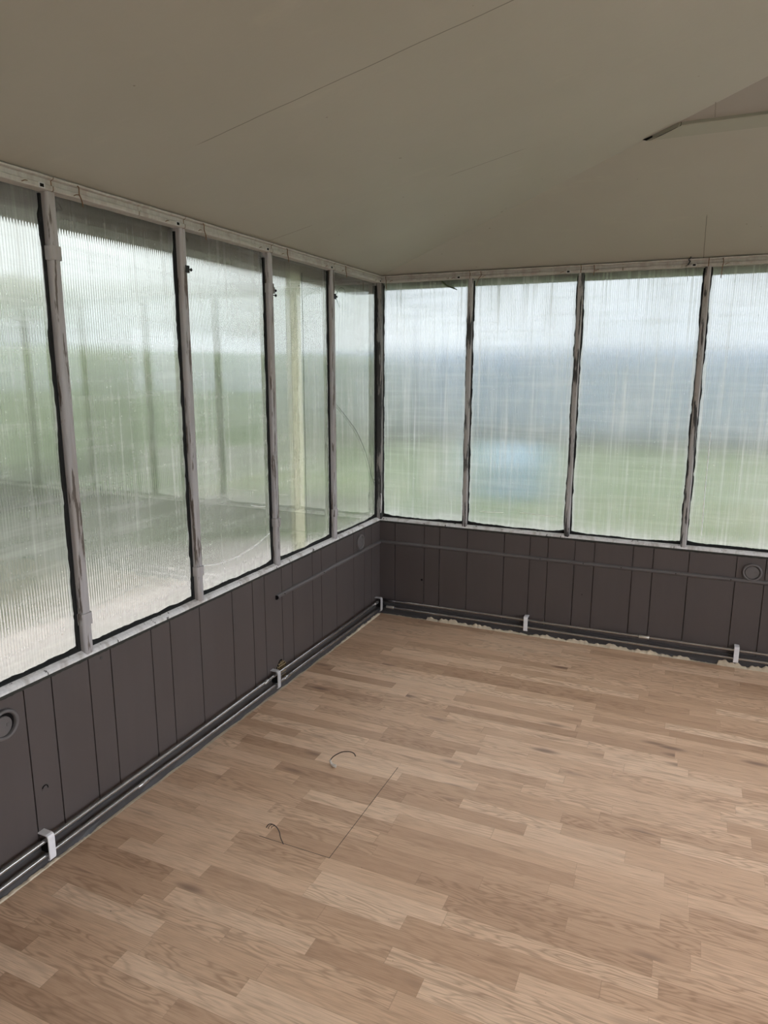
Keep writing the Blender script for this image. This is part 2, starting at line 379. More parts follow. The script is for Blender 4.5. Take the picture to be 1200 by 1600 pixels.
# ------------------------------------------------------------------ setting: dado walls with grooves
LG = [-0.132, -0.241, -0.395, -0.627, -0.809, -0.911, -1.123, -1.228, -1.385, -1.487, -1.649, -1.880, -2.065, -2.173, -2.381, -2.483, -2.638, -2.743,
      -2.905, -3.135, -3.32, -3.43, -3.64, -3.745, -3.90, -4.01, -4.16, -4.39, -4.58, -4.68, -4.89, -5.0, -5.15, -5.26]
BG = [0.111, 0.319, 0.424, 0.610, 0.848, 1.009, 1.118, 1.277, 1.390, 1.605, 1.715, 1.902, 2.141, 2.283,
      2.40, 2.55, 2.78, 2.96, 3.06, 3.27, 3.38, 3.53, 3.64, 3.80, 4.03, 4.21]
def dado(name, fr, u0, u1, grooves, label):
    us = [(u0, 0.0)]
    for g in sorted(grooves):
        if u0 + .01 < g < u1 - .01: us += [(g - .0024, 0.0), (g - .0019, -.009), (g + .0019, -.009), (g + .0024, 0.0)]
    us.append((u1, 0.0))
    bm = bmesh.new(); z0, z1 = 0.0, 0.641
    add_sweep(bm, [[fr(u, d, z) for u, d in us] + [fr(u1, -.035, z), fr(u0, -.035, z)] for z in (z0, z1)])
    return tag(obj(name, bm, M_DADO), label, 'wall', kind='structure')
dado('wall_left', WL, -RL, 0.0, LG, 'charcoal boarded dado wall below the left row of panes')
dado('wall_back', WB, 0.0, RW, BG, 'charcoal boarded dado wall below the back row of panes')
dado('wall_right', WR, -2.3, 0.0, LG, 'charcoal boarded dado wall on the right side of the room')

def skirting(name, fr, u0, u1, label):
    bm = bmesh.new(); n = int(abs(u1 - u0) / 0.06); rings = []
    for i in range(n + 1):
        u = u0 + (u1 - u0) * i / n; h = 0.078 + R(-.003, .003); w = 0.0065 + R(-.002, .002); ft = 0.010 + R(-.004, .006)
        rings.append([fr(u, .0005, 0.0005), fr(u, ft, 0.0005), fr(u, w, 0.018), fr(u, w, h - .005), fr(u, .0005, h)])
    add_sweep(bm, rings)
    return tag(obj(name, bm, M_SKIRT), label, 'baseboard', kind='structure')
skirting('baseboard_left', WL, -RL, -.008, 'slate painted skirting strip along the left wall')
skirting('baseboard_back', WB, .008, RW, 'slate painted skirting strip along the back wall')

# ragged bed of old cream adhesive between floor and skirting
def ragged(fr, u0, u1, wfun, name, mat, label, kind='structure'):
    bm = bmesh.new(); n = int(abs(u1 - u0) / 0.009); rings = []
    ph = [R(0, 6) for _ in range(5)]
    for i in range(n + 1):
        u = u0 + (u1 - u0) * i / n
        w = wfun(u) * (0.75 + 0.25 * math.sin(u * 31 + ph[0]) + 0.18 * math.sin(u * 83 + ph[1]) + 0.12 * math.sin(u * 190 + ph[2])) + R(-.0015, .0015)
        w = max(w, .0012); hz = 0.0035 + R(0, .002)
        rings.append([fr(u, .0085, .0004), fr(u, .0165 + hz, .0004), fr(u, .0155 + hz * .6, w * .7), fr(u, .0120, w), fr(u, .0085, w * .9)])
    add_sweep(bm, rings)
    return tag(obj(name, bm, mat), label, 'trim', kind=kind)
def wb(u):
    if u < .35: return .003
    if u < 1.05: return .020 + .010 * math.sin(u * 4)
    if u < 1.95: return .026 - .018 * abs(u - 1.5)
    if u < 2.10: return .003
    return .030
ragged(WB, .03, 3.2, wb, 'trim_1', M_GLUE, 'ragged cream adhesive line at the foot of the back wall')
ragged(WL, -3.0, -.03, lambda u: .0008 + .013 * max(0, math.sin(u * 2.1 + 1.9)) ** 2, 'trim_2', M_GLUE, 'ragged cream adhesive patches at the foot of the left wall')

# ------------------------------------------------------------------ setting: sills
def sill(name, fr, u0, u1, label, mat=M_SILL):
    bm = bmesh.new(); n = int(abs(u1 - u0) / 0.035); rings = []
    for i in range(n + 1):
        u = u0 + (u1 - u0) * i / n; j = R(-.0016, .0016)
        rings.append([fr(u, -.042, .630), fr(u, -.042, .668), fr(u, -.022, .667), fr(u, -.003 + j, .660 + j), fr(u, .003 + j, .654 + j), fr(u, .003, .644), fr(u, .000, .639)])
    add_sweep(bm, rings)
    bm2 = bmesh.new(); n = int(abs(u1 - u0) / 0.012); rings = []
    for i in range(n + 1):
        u = u0 + (u1 - u0) * i / n; h = .004 + R(0, .003)
        rings.append([fr(u, .0002, .639 - h), fr(u, .0030, .641 - h * .6), fr(u, .0038, .646), fr(u, .0002, .646)])
    add_sweep(bm2, rings)
    o = tag(obj(name, bm, mat), label, 'sill', kind='structure')
    obj('paint_edge', bm2, M_GRIME_SHADE, o)
    return o
sill('trim_3', WL, -RL, 0.004, 'pale flaking sill along the top of the left dado wall')
sill('trim_4', WB, -0.004, RW, 'pale flaking sill along the top of the back dado wall')

# ------------------------------------------------------------------ setting: window posts
def round_rect(w, d0, d1, r=.007, n=4):
    pts = []
    for cx, cy, a0 in ((w / 2 - r, d1 - r, 0), (-w / 2 + r, d1 - r, 90)):
        for k in range(n + 1):
            a = math.radians(a0 + 90 * k / n); pts.append((cx + r * math.cos(a), cy + r * math.sin(a)))
    pts += [(-w / 2, d0), (w / 2, d0)]
    return pts
def jag_strip(fr, uc, side, z0, z1, wmin, wmax, d, thick):
    bm = bmesh.new(); rings = []; z = z0; w = (wmin + wmax) / 2
    while z < z1:
        w += R(-.0035, .0035); w = min(max(w, wmin), wmax)
        if random.random() < .05: w = R(wmin, wmax)
        rings.append([fr(uc, d, z), fr(uc + side * w, d, z), fr(uc + side * w, d + thick, z), fr(uc, d + thick, z)])
        z += R(.006, .03)
    add_sweep(bm, rings); return bm
POSTN = [4]
def post(fr, uc, label, mat, w=.034, collars=(), d1=.002, seals=(.004, .012)):
    POSTN[0] += 1
    bm = bmesh.new(); pr = round_rect(w, -.040, d1, .008); rings = []
    zs = [.652 + (ZT + .004 - .652) * i / 26 for i in range(27)]
    for z in zs:
        j = R(-.0005, .0005); rings.append([fr(uc + a + j, b, z) for a, b in pr])
    add_sweep(bm, rings)
    o = tag(obj('trim_%d' % POSTN[0], bm, mat), label, 'window post', kind='structure')
    for s in (-1, 1):
        if seals: obj('seal', jag_strip(fr, uc + s * (w / 2 - .001), s, .664, ZT, seals[0], seals[1], GD + .0005, .009), M_SEAL, o)
    for zc in collars:
        bm = bmesh.new(); pr2 = round_rect(w + .009, -.028, d1 + .0045, .009)
        add_sweep(bm, [[fr(uc + a * k, b, z) for a, b in pr2] for z, k in ((zc - .021, .97), (zc - .018, 1), (zc + .018, 1), (zc + .021, .97))])
        obj('collar', bm, mat, o)
    return o
pn = ['nearest the corner', 'second from the corner', 'third from the corner', 'fourth from the corner, beside the frame edge', 'fifth from the corner', 'sixth from the corner', 'seventh from the corner', 'eighth from the corner']
pcol = [(.812,), (.878, 2.0), (.788,), (.78, 1.979)]
for i, u in enumerate(LEFT_POSTS):
    post(WL, u, 'grey flaking window post on the left wall, ' + pn[i], M_POST, .036, pcol[i] if i < 4 else (.8,), seals=(.007, .014))
for i, u in enumerate(BACK_POSTS):
    post(WB, u, 'grey flaking window post on the back wall, ' + pn[i].replace(', beside the frame edge', ''), M_POSTB, .030, (), seals=(.004, .010))
# corner post
POSTN[0] += 1
bm = bmesh.new(); add_box(bm, (-.04, -.014, .655), (.014, .04, ZT + .004))
CP = tag(obj('trim_%d' % POSTN[0], bm, M_CORNER), 'blackened corner post between the left and back panes', 'window post', kind='structure')
obj('seal', jag_strip(WL, -.013, -1, .664, ZT, .004, .010, GD + .0005, .012), M_SEAL, CP)
obj('seal', jag_strip(WB, .013, 1, .664, ZT, .002, .006, GD + .0005, .012), M_SEAL, CP)
bm = bmesh.new()
add_tube(bm, smooth_pts([(.013, -.013, .70), (.017, -.017, .72), (.017, -.016, .80), (.014, -.014, .83)], 4), .004, 8)
obj('paint_flake', bm, M_SILL, CP, True)

# ------------------------------------------------------------------ setting: windows
RAIL = [(-.036, ZT), (.012, ZT), (.0145, ZT + .004), (.0145, ZT + .014), (.007, ZT + .017), (.006, ZT + .031), (.017, ZT + .034), (.019, ZT + .039), (.017, ZR), (-.036, ZR)]
WN = [0]
def window(fr, ua, ub, axis, label, hole=None, full=True, mat=None):
    """ua, ub: centres of the two posts that hold the pane"""
    WN[0] += 1
    e = empty('window_%d' % WN[0], fr((ua + ub) / 2, GD, ZS)); tag(e, label, 'window', kind='structure')
    lo, hi = min(ua, ub) + .010, max(ua, ub) - .010
    bm = bmesh.new(); a = fr(lo, GD - .008, .666); b = fr(hi, GD, ZT + .012); add_box(bm, a, b)
    bmesh.ops.recalc_face_normals(bm, faces=bm.faces)
    me = bpy.data.meshes.new('pane'); bm.to_mesh(me); bm.free()
    inw = fr(0, 1, 0) - fr(0, 0, 0)
    at = me.attributes.new('inner', 'FLOAT', 'FACE')
    for f in me.polygons: at.data[f.index].value = 1.0 if f.normal.dot(inw) > .9 else 0.0
    child(link('pane', me, mat or M_PANE[axis]), e)
    if not full: return e
    g = .0022
    lo2, hi2 = min(ua, ub) + g, max(ua, ub) - g
    bm = bmesh.new(); n = 12
    add_sweep(bm, [[fr(lo2 + (hi2 - lo2) * i / n, d, z + .0006 * math.sin(i * 2.1 + lo * 9)) for d, z in RAIL] for i in range(n + 1)])
    rl = child(obj('head_rail', bm, M_RAIL), e)
    # weep holes and pins in the rail
    for h in (hole or []):
        bm = bmesh.new(); add_box(bm, fr(h - .011, .0150, ZT + .0015), fr(h + .011, .0138, ZT + .0165))
        q = child(obj('hole_rim', bm, M_CLIPG), e)
        bm = bmesh.new(); add_box(bm, fr(h - .007, .0157, ZT + .004), fr(h + .007, .0145, ZT + .0135))
        child(obj('weep_hole', bm, M_DARK), e)
    for uu in (lo2 + .085, hi2 - .10):
        bm = bmesh.new(); add_tube(bm, smooth_pts([fr(uu - .010, .0150, ZT + .004), fr(uu, .0165, ZT + .009), fr(uu + .010, .0150, ZT + .010)], 3), .0014, 6)
        child(obj('pin', bm, M_RUST), e)
    # perished rubber and grime along the bottom edge of the pane
    bm = bmesh.new(); rings = []; n = int((hi - lo) / .008); h = .012
    for i in range(n + 1):
        uu = lo + (hi - lo) * i / n; h = min(max(h + R(-.0016, .0016), .004), .013)
        edge = min(i, n - i) / n; hh = h + .010 * max(0, 1 - edge * 9)
        rings.append([fr(uu, GD + .0003, .660), fr(uu, GD + .011, .660), fr(uu, GD + .010, .6705), fr(uu, GD + .0025, .669 + hh), fr(uu, GD + .0003, .669 + hh)])
    add_sweep(bm, rings); child(obj('bottom_seal', bm, M_SEAL), e)
    return e
LU = [0.006] + LEFT_POSTS + [-RL]
ln = ['beside the corner', 'second from the corner, with a pale yellowed strip and a seam', 'third from the corner, with a white curved scratch', 'fourth from the corner', 'cut by the left edge of the photo', 'sixth from the corner', 'seventh', 'eighth', 'ninth']
for i in range(len(LU) - 1):
    a, b = LU[i], LU[i + 1]
    window(WL, a, b, 1, 'ribbed translucent pane in the left wall, ' + ln[i], [a - .036] if i == 0 else [a - .042])
BU = [-0.006] + BACK_POSTS + [RW]
bn = ['beside the corner', 'second from the corner', 'third from the corner', 'fourth from the corner, at the right edge', 'fifth', 'sixth', 'seventh']
for i in range(len(BU) - 1):
    a, b = BU[i], BU[i + 1]
    window(WB, a, b, 0, 'ribbed translucent pane in the back wall, ' + bn[i], [b - .068])
RU = [0.0, -.75, -1.5, -2.28]
for a, b in zip(RU, RU[1:]): window(WR, a, b, 1, 'unseen clear pane added in the right wall to let in sky light', full=False, mat=M_GLASS)  # clear panes added out of view to let in more sky light

# rust stained joints between rail lengths
RJ = POSTN[0]
for fr, us in ((WL, LEFT_POSTS[:4]), (WB, BACK_POSTS[:3])):
    for u in us:
        RJ += 1; bm = bmesh.new(); off = -.014 if fr is WL else .0
        add_sweep(bm, [[fr(u + k, d * .8 + .001, z) for d, z in RAIL] for k in (-.0035, .0035)])
        tag(obj('trim_%d' % RJ, bm, M_RUST), 'rusty joint between two lengths of head rail', 'rail joint', 'rail joints above the window posts', 'structure')

# ------------------------------------------------------------------ setting: ceiling
XR = RW / 2; ZRG = ZR + SL * XR; YH = -(SL * XR) / SB
def roof(dz, ov):
    lo = ZR + dz
    A = (-ov, ov * SL / SB, lo - ov * SL); B_ = (XR, YH, ZRG + dz); Cc = (RW + ov, ov * SL / SB, lo - ov * SL)
    D = (XR, -RL - ov, ZRG + dz); E_ = (-ov, -RL - ov, lo - ov * SL); F_ = (RW + ov, -RL - ov, lo - ov * SL)
    return A, B_, Cc, D, E_, F_
bm = bmesh.new()
lowr = [bm.verts.new(p) for p in roof(0.0, .30)]; upr = [bm.verts.new(p) for p in roof(.07, .30)]
for vs in (lowr, upr):
    A, B_, Cc, D, E_, F_ = vs
    bm.faces.new((A, B_, D, E_)); bm.faces.new((A, Cc, B_)); bm.faces.new((Cc, F_, D, B_))
for i, j in ((0, 2), (2, 5), (5, 3), (3, 4), (4, 0)): bm.faces.new((lowr[i], lowr[j], upr[j], upr[i]))
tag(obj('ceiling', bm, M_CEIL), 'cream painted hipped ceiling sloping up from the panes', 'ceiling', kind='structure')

# batten across the back slope, running into the hip
def back_z(y): return ZR - SB * y
RJ += 1; bm = bmesh.new(); rings = []
nb = Vector((0, -SB, -1)).normalized(); al = Vector((0, -1, SB)).normalized()
for xa, xb in ((1.592, 1.712), (1.70, 1.80), (2.9, 2.95)):
    y0 = -.912; h = .016; w = .068
    def P(x, a, k): return Vector((x, y0, back_z(y0))) + al * a + nb * k
    rings.append([P(xa, 0, -.004), P(xa, 0, h - .003), P(xa + .003, .003, h), P(xb, w - .003, h), P(xb, w, h - .003), P(xb, w, -.004)])
add_sweep(bm, rings)
tag(obj('trim_%d' % RJ, bm, M_BATTEN), 'grey-green painted batten crossing the back slope of the ceiling', 'beam', kind='structure')
BEAM = bpy.data.objects['trim_%d' % RJ]
bm = bmesh.new()
add_sweep(bm, [[P(xa, a0, .0005), P(xa, a0, k), P(xb, a1, k), P(xb, a1, .0005)] for xa, xb, a0, a1, k in ((1.575, 1.58, -.004, .0, .004), (1.603, 1.650, .003, .026, .0168), (1.650, 1.690, .030, .050, .0168), (1.700, 1.722, .058, .069, .0165))])
obj('wedge_shade', bm, M_DARK, BEAM)  # black wedge painting the shade at the batten's left end
bm = bmesh.new(); add_sweep(bm, [[P(x, -.0035, .0002), P(x, -.0035, .0012), P(x, .0005, .0012), P(x, .0005, .0002)] for x in (1.57, 2.9)])
obj('contact_shade', bm, M_GRIME_SHADE, BEAM)  # thin dark line painting contact shade along the batten's lower edge
bm = bmesh.new(); add_sweep(bm, [[P(x, -.0105, .0002), P(x, -.0095, .0035), P(x, -.0055, .0035), P(x, -.0045, .0002)] for x in (1.58, 2.9)])
obj('lit_edge', bm, M_LITEDGE, BEAM)  # paler strip painting the lit line below the batten

# eaves gutters outside
for k, (a, b) in enumerate((((-.22, -RL, 2.100), (-.055, .055, 2.185)), ((-.22, .055, 2.138), (RW + .3, .22, 2.185)))):
    RJ += 1; bm = bmesh.new(); add_box(bm, a, b)
    tag(obj('trim_%d' % RJ, bm, M_FASCIA), 'dark gutter outside, above the %s panes' % ('left', 'back')[k], 'gutter', kind='structure')

# rear and right walls, out of the frame: house wall, and an opening added on the right to let in sky light
bm = bmesh.new()
add_box(bm, (-.04, -RL - .12, 0), (RW + .04, -RL, 2.20))
v = [bm.verts.new(p) for p in ((-.04, -RL - .02, 2.2), (RW + .04, -RL - .02, 2.2), (XR, -RL - .02, ZRG))]; bm.faces.new(v)
tag(obj('wall_rear', bm, M_WHITEP), 'white house wall behind the camera', 'wall', kind='structure')
RJ += 1; bm = bmesh.new(); add_box(bm, (RW - .05, -2.36, 0), (RW + .04, -2.28, ZR)); add_box(bm, (RW - .05, -RL, 2.12), (RW + .04, -2.36, ZR + .01)); add_box(bm, (RW - .05, -2.3, ZT), (RW + .04, .04, ZR + .01)); add_box(bm, (RW - .03, -2.3, ZS - .03), (RW + .04, .04, ZS + .02))
tag(obj('trim_%d' % RJ, bm, M_POST), 'frame of the unseen opening added on the right to let in sky light', 'door frame', kind='structure')

# ------------------------------------------------------------------ things: heating pipes
def pipe(fr, u0, u1, z, d, label, couplings, droop=.004):
    n = 24; pts = [fr(u0 + (u1 - u0) * i / n, d + .0012 * math.sin(i * 1.3), z + droop * math.sin(i * .9 + z * 40) * .3) for i in range(n + 1)]
    bm = bmesh.new(); add_tube(bm, pts, .0076, 14)
    o = tag(obj('heating_pipe', bm, M_PIPE, None, True), label, 'pipe', 'heating pipes along the skirting')
    for c in couplings:
        bm = bmesh.new(); add_tube(bm, [fr(c - .028, d, z), fr(c - .026, d, z), fr(c + .026, d, z), fr(c + .028, d, z)], [.0085, .0098, .0098, .0085], 14)
        obj('coupling', bm, M_BRASS if fr is WB else M_PIPE, o, True)
    return o
pipe(WL, -RL + .05, -.028, .107, .028, 'upper of two slate painted pipes along the left wall', [-1.43, -.12])
pipe(WL, -RL + .05, -.028, .056, .028, 'lower of two slate painted pipes along the left wall', [-2.30, -1.25])
pipe(WB, .035, RW - .05, .106, .028, 'upper of two slate painted pipes along the back wall', [1.70])
pipe(WB, .035, RW - .05, .058, .028, 'lower of two slate painted pipes along the back wall', [.09])

# ------------------------------------------------------------------ things: pipe clips
def clip(fr, u, label, mat, w=.025):
    e = empty('pipe_clip', fr(u, 0, .08)); tag(e, label, 'pipe clip', 'pipe clips on the skirting pipes')
    mid = [(.000, .131), (.036, .131), (.044, .128), (.047, .120), (.047, .046), (.044, .039), (.036, .037)]
    th = .0042; inn = [(.000, .131 - th), (.036, .131 - th), (.041, .125), (.047 - th, .119), (.047 - th, .047), (.041, .042), (.036, .037 + th)]
    loop = mid + inn[::-1]
    bm = bmesh.new(); add_sweep(bm, [[fr(u + k, d, z) for d, z in loop] for k in (-w / 2, w / 2)])
    bmesh.ops.bevel(bm, geom=[ed for ed in bm.edges if ed.calc_length() < .03], offset=.0007, segments=1, affect='EDGES')
    child(obj('strap', bm, mat), e)
    bm = bmesh.new(); add_box(bm, fr(u - w * .42, .0075, .066), fr(u + w * .42, .034, .098)); child(obj('saddle', bm, M_DARK), e)
    return e
clip(WL, -2.734, 'white pipe clip on the left pipes nearest the camera', M_CLIP)
clip(WL, -1.345, 'grubby pipe clip midway along the left pipes, beside the broken grille', M_CLIPG)
clip(WL, -.070, 'grubby pipe clip on the left pipes in the corner', M_CLIPG)
clip(WB, 1.011, 'white pipe clip on the back pipes, nearer the corner', M_CLIP)
clip(WB, 2.184, 'white pipe clip on the back pipes below the round vent', M_CLIP)

# ------------------------------------------------------------------ things: half-round conduit
def conduit(fr, u0, u1, z, label, nails):
    bm = bmesh.new(); n = 20; rings = []
    for i in range(n + 1):
        u = u0 + (u1 - u0) * i / n; zz = z + .0012 * math.sin(i * .8)
        rings.append([fr(u, .0005 + .0125 * math.sin(math.pi * k / 8), zz + .0115 * math.cos(math.pi * k / 8)) for k in range(9)])
    add_sweep(bm, rings)
    o = tag(obj('conduit', bm, M_GREY), label, 'conduit', 'grey conduits on the dado walls')
    for q in nails:
        bm = bmesh.new(); add_tube(bm, [fr(q, .0122, z + .001), fr(q, .0142, z + .001)], .0032, 8); obj('nail', bm, M_DARK, o)
    return o
c1 = conduit(WL, -1.285, -.002, .497, 'grey conduit with an open end on the left dado wall', [-1.22, -.80])
bm = bmesh.new(); add_tube(bm, [WL(-1.289, .006, .496), WL(-1.283, .006, .496)], .011, 14); obj('open_end', bm, M_DARK, c1)
conduit(WB, .002, RW - .02, .501, 'grey conduit running the length of the back dado wall', [1.075, 1.33, 1.545, 1.84, 2.12])

# ------------------------------------------------------------------ things: round vent covers
def vent(fr, u, z, label, torn):
    e = empty('vent_cover', fr(u, 0, z)); tag(e, label, 'vent', 'round vents on the dado walls')
    def lathe(prof, n=40):
        bm = bmesh.new(); rings = [[fr(u + r * math.cos(2 * math.pi * k / n), d, z + r * math.sin(2 * math.pi * k / n)) for k in range(n)] for r, d in prof]
        vs = [[bm.verts.new(p) for p in r] for r in rings]
        for a, b in zip(vs, vs[1:]):
            for k in range(n): bm.faces.new((a[k], a[(k + 1) % n], b[(k + 1) % n], b[k]))
        return bm, vs
    bm, vs = lathe([(.049, .0005), (.049, .009), (.0475, .0125), (.044, .014), (.040, .0135), (.0375, .011), (.0365, .002)])
    child(obj('rim', bm, M_VENT, None, True), e)
    bm, vs = lathe([(.0372, .0015), (.001, .0015)]); bm.faces.new(vs[-1]); child(obj('recess', bm, M_DARK), e)
    off = (-.006, -.003) if torn else (0, 0)
    u += off[0]; z += off[1]
    bm, vs = lathe([(.0315 if torn else .0348, .002), (.0315 if torn else .0348, .0075), (.030 if torn else .0335, .009), (.001, .0092)]); bm.faces.new(vs[-1])
    child(obj('disc', bm, M_VENT), e)
    bm = bmesh.new(); add_box(bm, fr(u + .012, .0088, z - .004), fr(u + .021, .0105, z + .006)); child(obj('tab', bm, M_GREY), e)
    return e
vent(WL, -2.824, .556, 'round grey vent with a loose disc, at the left edge', True)
vent(WL, -.310, .564, 'round grey vent on the left dado wall near the corner', False)
vent(WB, 2.220, .553, 'round grey vent on the back dado wall at the right edge', False)

# ------------------------------------------------------------------ things: holes and plugs in the dado
def plug(fr, u, z, r, name, label, mat, cat, ring=False):
    bm = bmesh.new(); add_tube(bm, [fr(u, .0003, z), fr(u, .0022 if ring else .0012, z)], r, 16)
    o = tag(obj(name, bm, mat), label, cat)
    if ring:
        bm = bmesh.new(); pts = [fr(u + r * math.cos(t), .0025, z + r * math.sin(t)) for t in [(-.3 + i * .35) for i in range(10)]]
        add_tube(bm, pts, .0016, 6); obj('gouge', bm, M_DARK, o)
    return o
plug(WL, -2.703, .268, .0105, 'filler_plug', 'small round filler plug low on the left dado wall', M_DADO, 'plug', True)
plug(WB, .304, .269, .007, 'screw_hole', 'small dark hole in the back dado wall near the corner', M_DARK, 'hole')
plug(WB, 1.332, .306, .003, 'nail_hole', 'tiny dark nail hole in the back dado wall between the clips', M_DARK, 'hole')
plug(WL, -2.425, .617, .006, 'paint_blob', 'small paint blob just under the left sill by the fourth post', M_SKIRT, 'paint blob')

# broken grille behind the pipes
e = empty('wall_grille', WL(-1.262, 0, .085)); tag(e, 'broken brown wire grille behind the left pipes beside the middle clip', 'grille')
bm = bmesh.new(); u0, z0 = -1.258, .092; n = 22
vs = [bm.verts.new(WL(u0 + .046 * math.cos(t) * (1 + .08 * math.sin(5 * t)), .0012, z0 + .056 * math.sin(t) * (1 + .06 * math.cos(4 * t)))) for t in [2 * math.pi * k / n for k in range(n)]]
vf = [bm.verts.new(v.co + Vector((-.001, 0, 0))) for v in vs]
bm.faces.new(vs); bm.faces.new(vf)
for k in range(n): bm.faces.new((vs[k], vs[(k + 1) % n], vf[(k + 1) % n], vf[k]))
child(obj('opening', bm, M_DARK), e)
bm = bmesh.new()
for k in range(-3, 4):
    w = math.sqrt(max(0, 1 - (k / 4) ** 2))
    pts = [WL(u0 + k * .0115 + R(-.002, .002), .003 + R(0, .002), z0 + .052 * w * s) for s in (-1, -.5, 0, .5, 1)]
    add_tube(bm, pts, .0017, 6)
    pts = [WL(u0 + .043 * w * s, .0045 + R(0, .002), z0 + k * .0135 + R(-.002, .002)) for s in (-1, -.5, 0, .5, 1)]
    add_tube(bm, pts, .0017, 6)
child(obj('mesh', bm, M_MESH), e)

# ------------------------------------------------------------------ things: hardware on rails and posts
def hook(fr, u, label, drop=.035, lean=.014):
    bm = bmesh.new(); add_tube(bm, smooth_pts([fr(u - .004, .0155, ZT + .036), fr(u - .002, .021, ZT + .030), fr(u, .019, ZT + .012), fr(u + lean * .5, .020, ZT - .006), fr(u + lean, .016, ZT + .012 - drop)], 4), .0019, 7)
    return tag(obj('wire_hook', bm, M_RUST, None, True), label, 'hook', 'wire hooks on the head rails')
hook(WL, -2.376, 'wire hook on the left head rail right of the fourth post from the corner')
hook(WL, -1.752, 'wire hook on the left head rail right of the third post from the corner')
hook(WL, -1.126, 'wire hook on the left head rail right of the second post from the corner')
hook(WL, -.51, 'wire hook on the left head rail right of the post nearest the corner')
hook(WB, .048, 'blackened wire hook on the back head rail in the corner', .05, .001)
hook(WB, .655, 'wire hook on the back head rail right of the post nearest the corner', .055, -.03)
hook(WB, 1.295, 'wire hook on the back head rail right of the second post from the corner', .03, -.003)
hook(WB, 1.934, 'wire hook on the back head rail right of the third post from the corner', .075, -.006)
# black wire twist on the back rail
bm = bmesh.new(); add_tube(bm, smooth_pts([WB(1.772, .016, 2.215), WB(1.778, .022, 2.203), WB(1.768, .022, 2.192), WB(1.776, .022, 2.184), WB(1.766, .021, 2.168)], 4), [.003] * 17, 7)
o = tag(obj('wire_twist', bm, M_BLACKM, None, True), 'black twist of wire on the back head rail left of the third post', 'wire')
bm = bmesh.new(); add_tube(bm, smooth_pts([WB(1.766, .021, 2.168), WB(1.757, .012, 2.15), WB(1.768, -.022, 2.115), WB(1.772, -.026, 2.09)], 5), .0009, 6); obj('loose_end', bm, M_THREAD, o)

def bolt(u, z, label, wires=False, double=False):
    e = empty('post_screw', WL(u, .002, z)); tag(e, label, 'screw', 'black screws on the left window posts')
    w = .018
    bm = bmesh.new(); add_box(bm, WL(u + .002, -.018, z - .014), WL(u + .0245, .005, z + .013)); child(obj('bracket', bm, M_BLACKM), e)
    for k, zz in enumerate((z, z - .022) if double else (z,)):
        bm = bmesh.new(); add_tube(bm, [WL(u + .022, -.004, zz), WL(u + .042, -.004, zz + .001)], .0022, 8)
        add_tube(bm, [WL(u + .041, -.004, zz + .001), WL(u + .044, -.004, zz + .001), WL(u + .047, -.004, zz + .001)], [.004, .0066, .005], 10)
        child(obj('screw', bm, M_BLACKM), e)
    if wires:
        bm = bmesh.new(); add_tube(bm, smooth_pts([WL(u + .03, -.004, z), WL(u + .06, -.002, z + .035), WL(u + .10, -.004, z + .055), WL(u + .145, -.004, z + .045), WL(u + .155, -.006, z + .01)], 5), .0009, 6)
        add_tube(bm, smooth_pts([WL(u + .03, -.004, z), WL(u + .06, -.004, z - .03), WL(u + .08, -.004, z - .055)], 5), .0009, 6)
        child(obj('loose_wire', bm, M_THREAD), e)
bolt(-1.861, 2.010, 'black screw on the third left post from the corner')
bolt(-1.247, 1.992, 'pair of black screws on the second left post from the corner', double=True)
bolt(-.626, 2.022, 'black screw with loose wires on the left post nearest the corner', wires=True)

# thin wire across the corner pane, white scratch, stem on the back pane
bm = bmesh.new(); add_tube(bm, smooth_pts([WL(-.585, -.026, 1.448), WL(-.547, -.024, 1.424), WL(-.324, -.022, 1.275), WL(-.20, -.022, 1.15), WL(-.141, -.022, 1.066), WL(-.075, -.023, .94), WL(-.026, -.024, .888)], 6), .0013, 6)
tag(obj('thin_wire', bm, M_THREAD, None, True), 'thin dark curved wire hanging across the left pane beside the corner', 'wire')
def scratch(fr, pts, label, r=.0013):
    bm = bmesh.new(); add_tube(bm, smooth_pts([fr(u, GD + .0012, z) for u, z in pts], 6), r, 6)
    tag(obj('scratch', bm, M_SCRATCH, None, True), label, 'scratch', 'white scratches on the panes')
scratch(WL, [(-1.80, .792), (-1.70, .775), (-1.572, .771), (-1.47, .782), (-1.387, .796), (-1.28, .825)], 'long white curved scratch across the third left pane from the corner', .0016)
scratch(WL, [(-1.43, .993), (-1.36, .975), (-1.31, .968)], 'short white scratch at the right of the third left pane from the corner')
scratch(WB, [(.672, .757), (.75, .757), (.83, .763)], 'white scratch low on the second back pane from the corner, left part')
scratch(WB, [(.93, .772), (1.0, .768), (1.08, .764), (1.17, .766)], 'white scratch low on the second back pane from the corner, right part')
scratch(WB, [(1.953, .72), (1.952, .85), (1.95, 1.02), (1.951, 1.3)], 'upright white scratch on the fourth back pane from the corner', .002)
o = bpy.data.objects['window_2']; bm = bmesh.new(); z = .70
pts = []
while z < 2.14: pts.append(WL(-.912 + R(-.0012, .0012), GD + .0008, z)); z += .03
add_tube(bm, pts, .0010, 6); child(obj('sheet_seam', bm, M_GRIME_SHADE), o)
bm = bmesh.new(); add_box(bm, (GD - .014, -1.015, .675), (GD - .011, -.918, 2.15)); child(obj('overlap_strip', bm, M_STRIP), o)
bm = bmesh.new(); add_box(bm, (GD - .018, -1.05, .675), (GD - .011, -1.020, 2.15)); child(obj('joint_strip', bm, M_STRIP2), o)
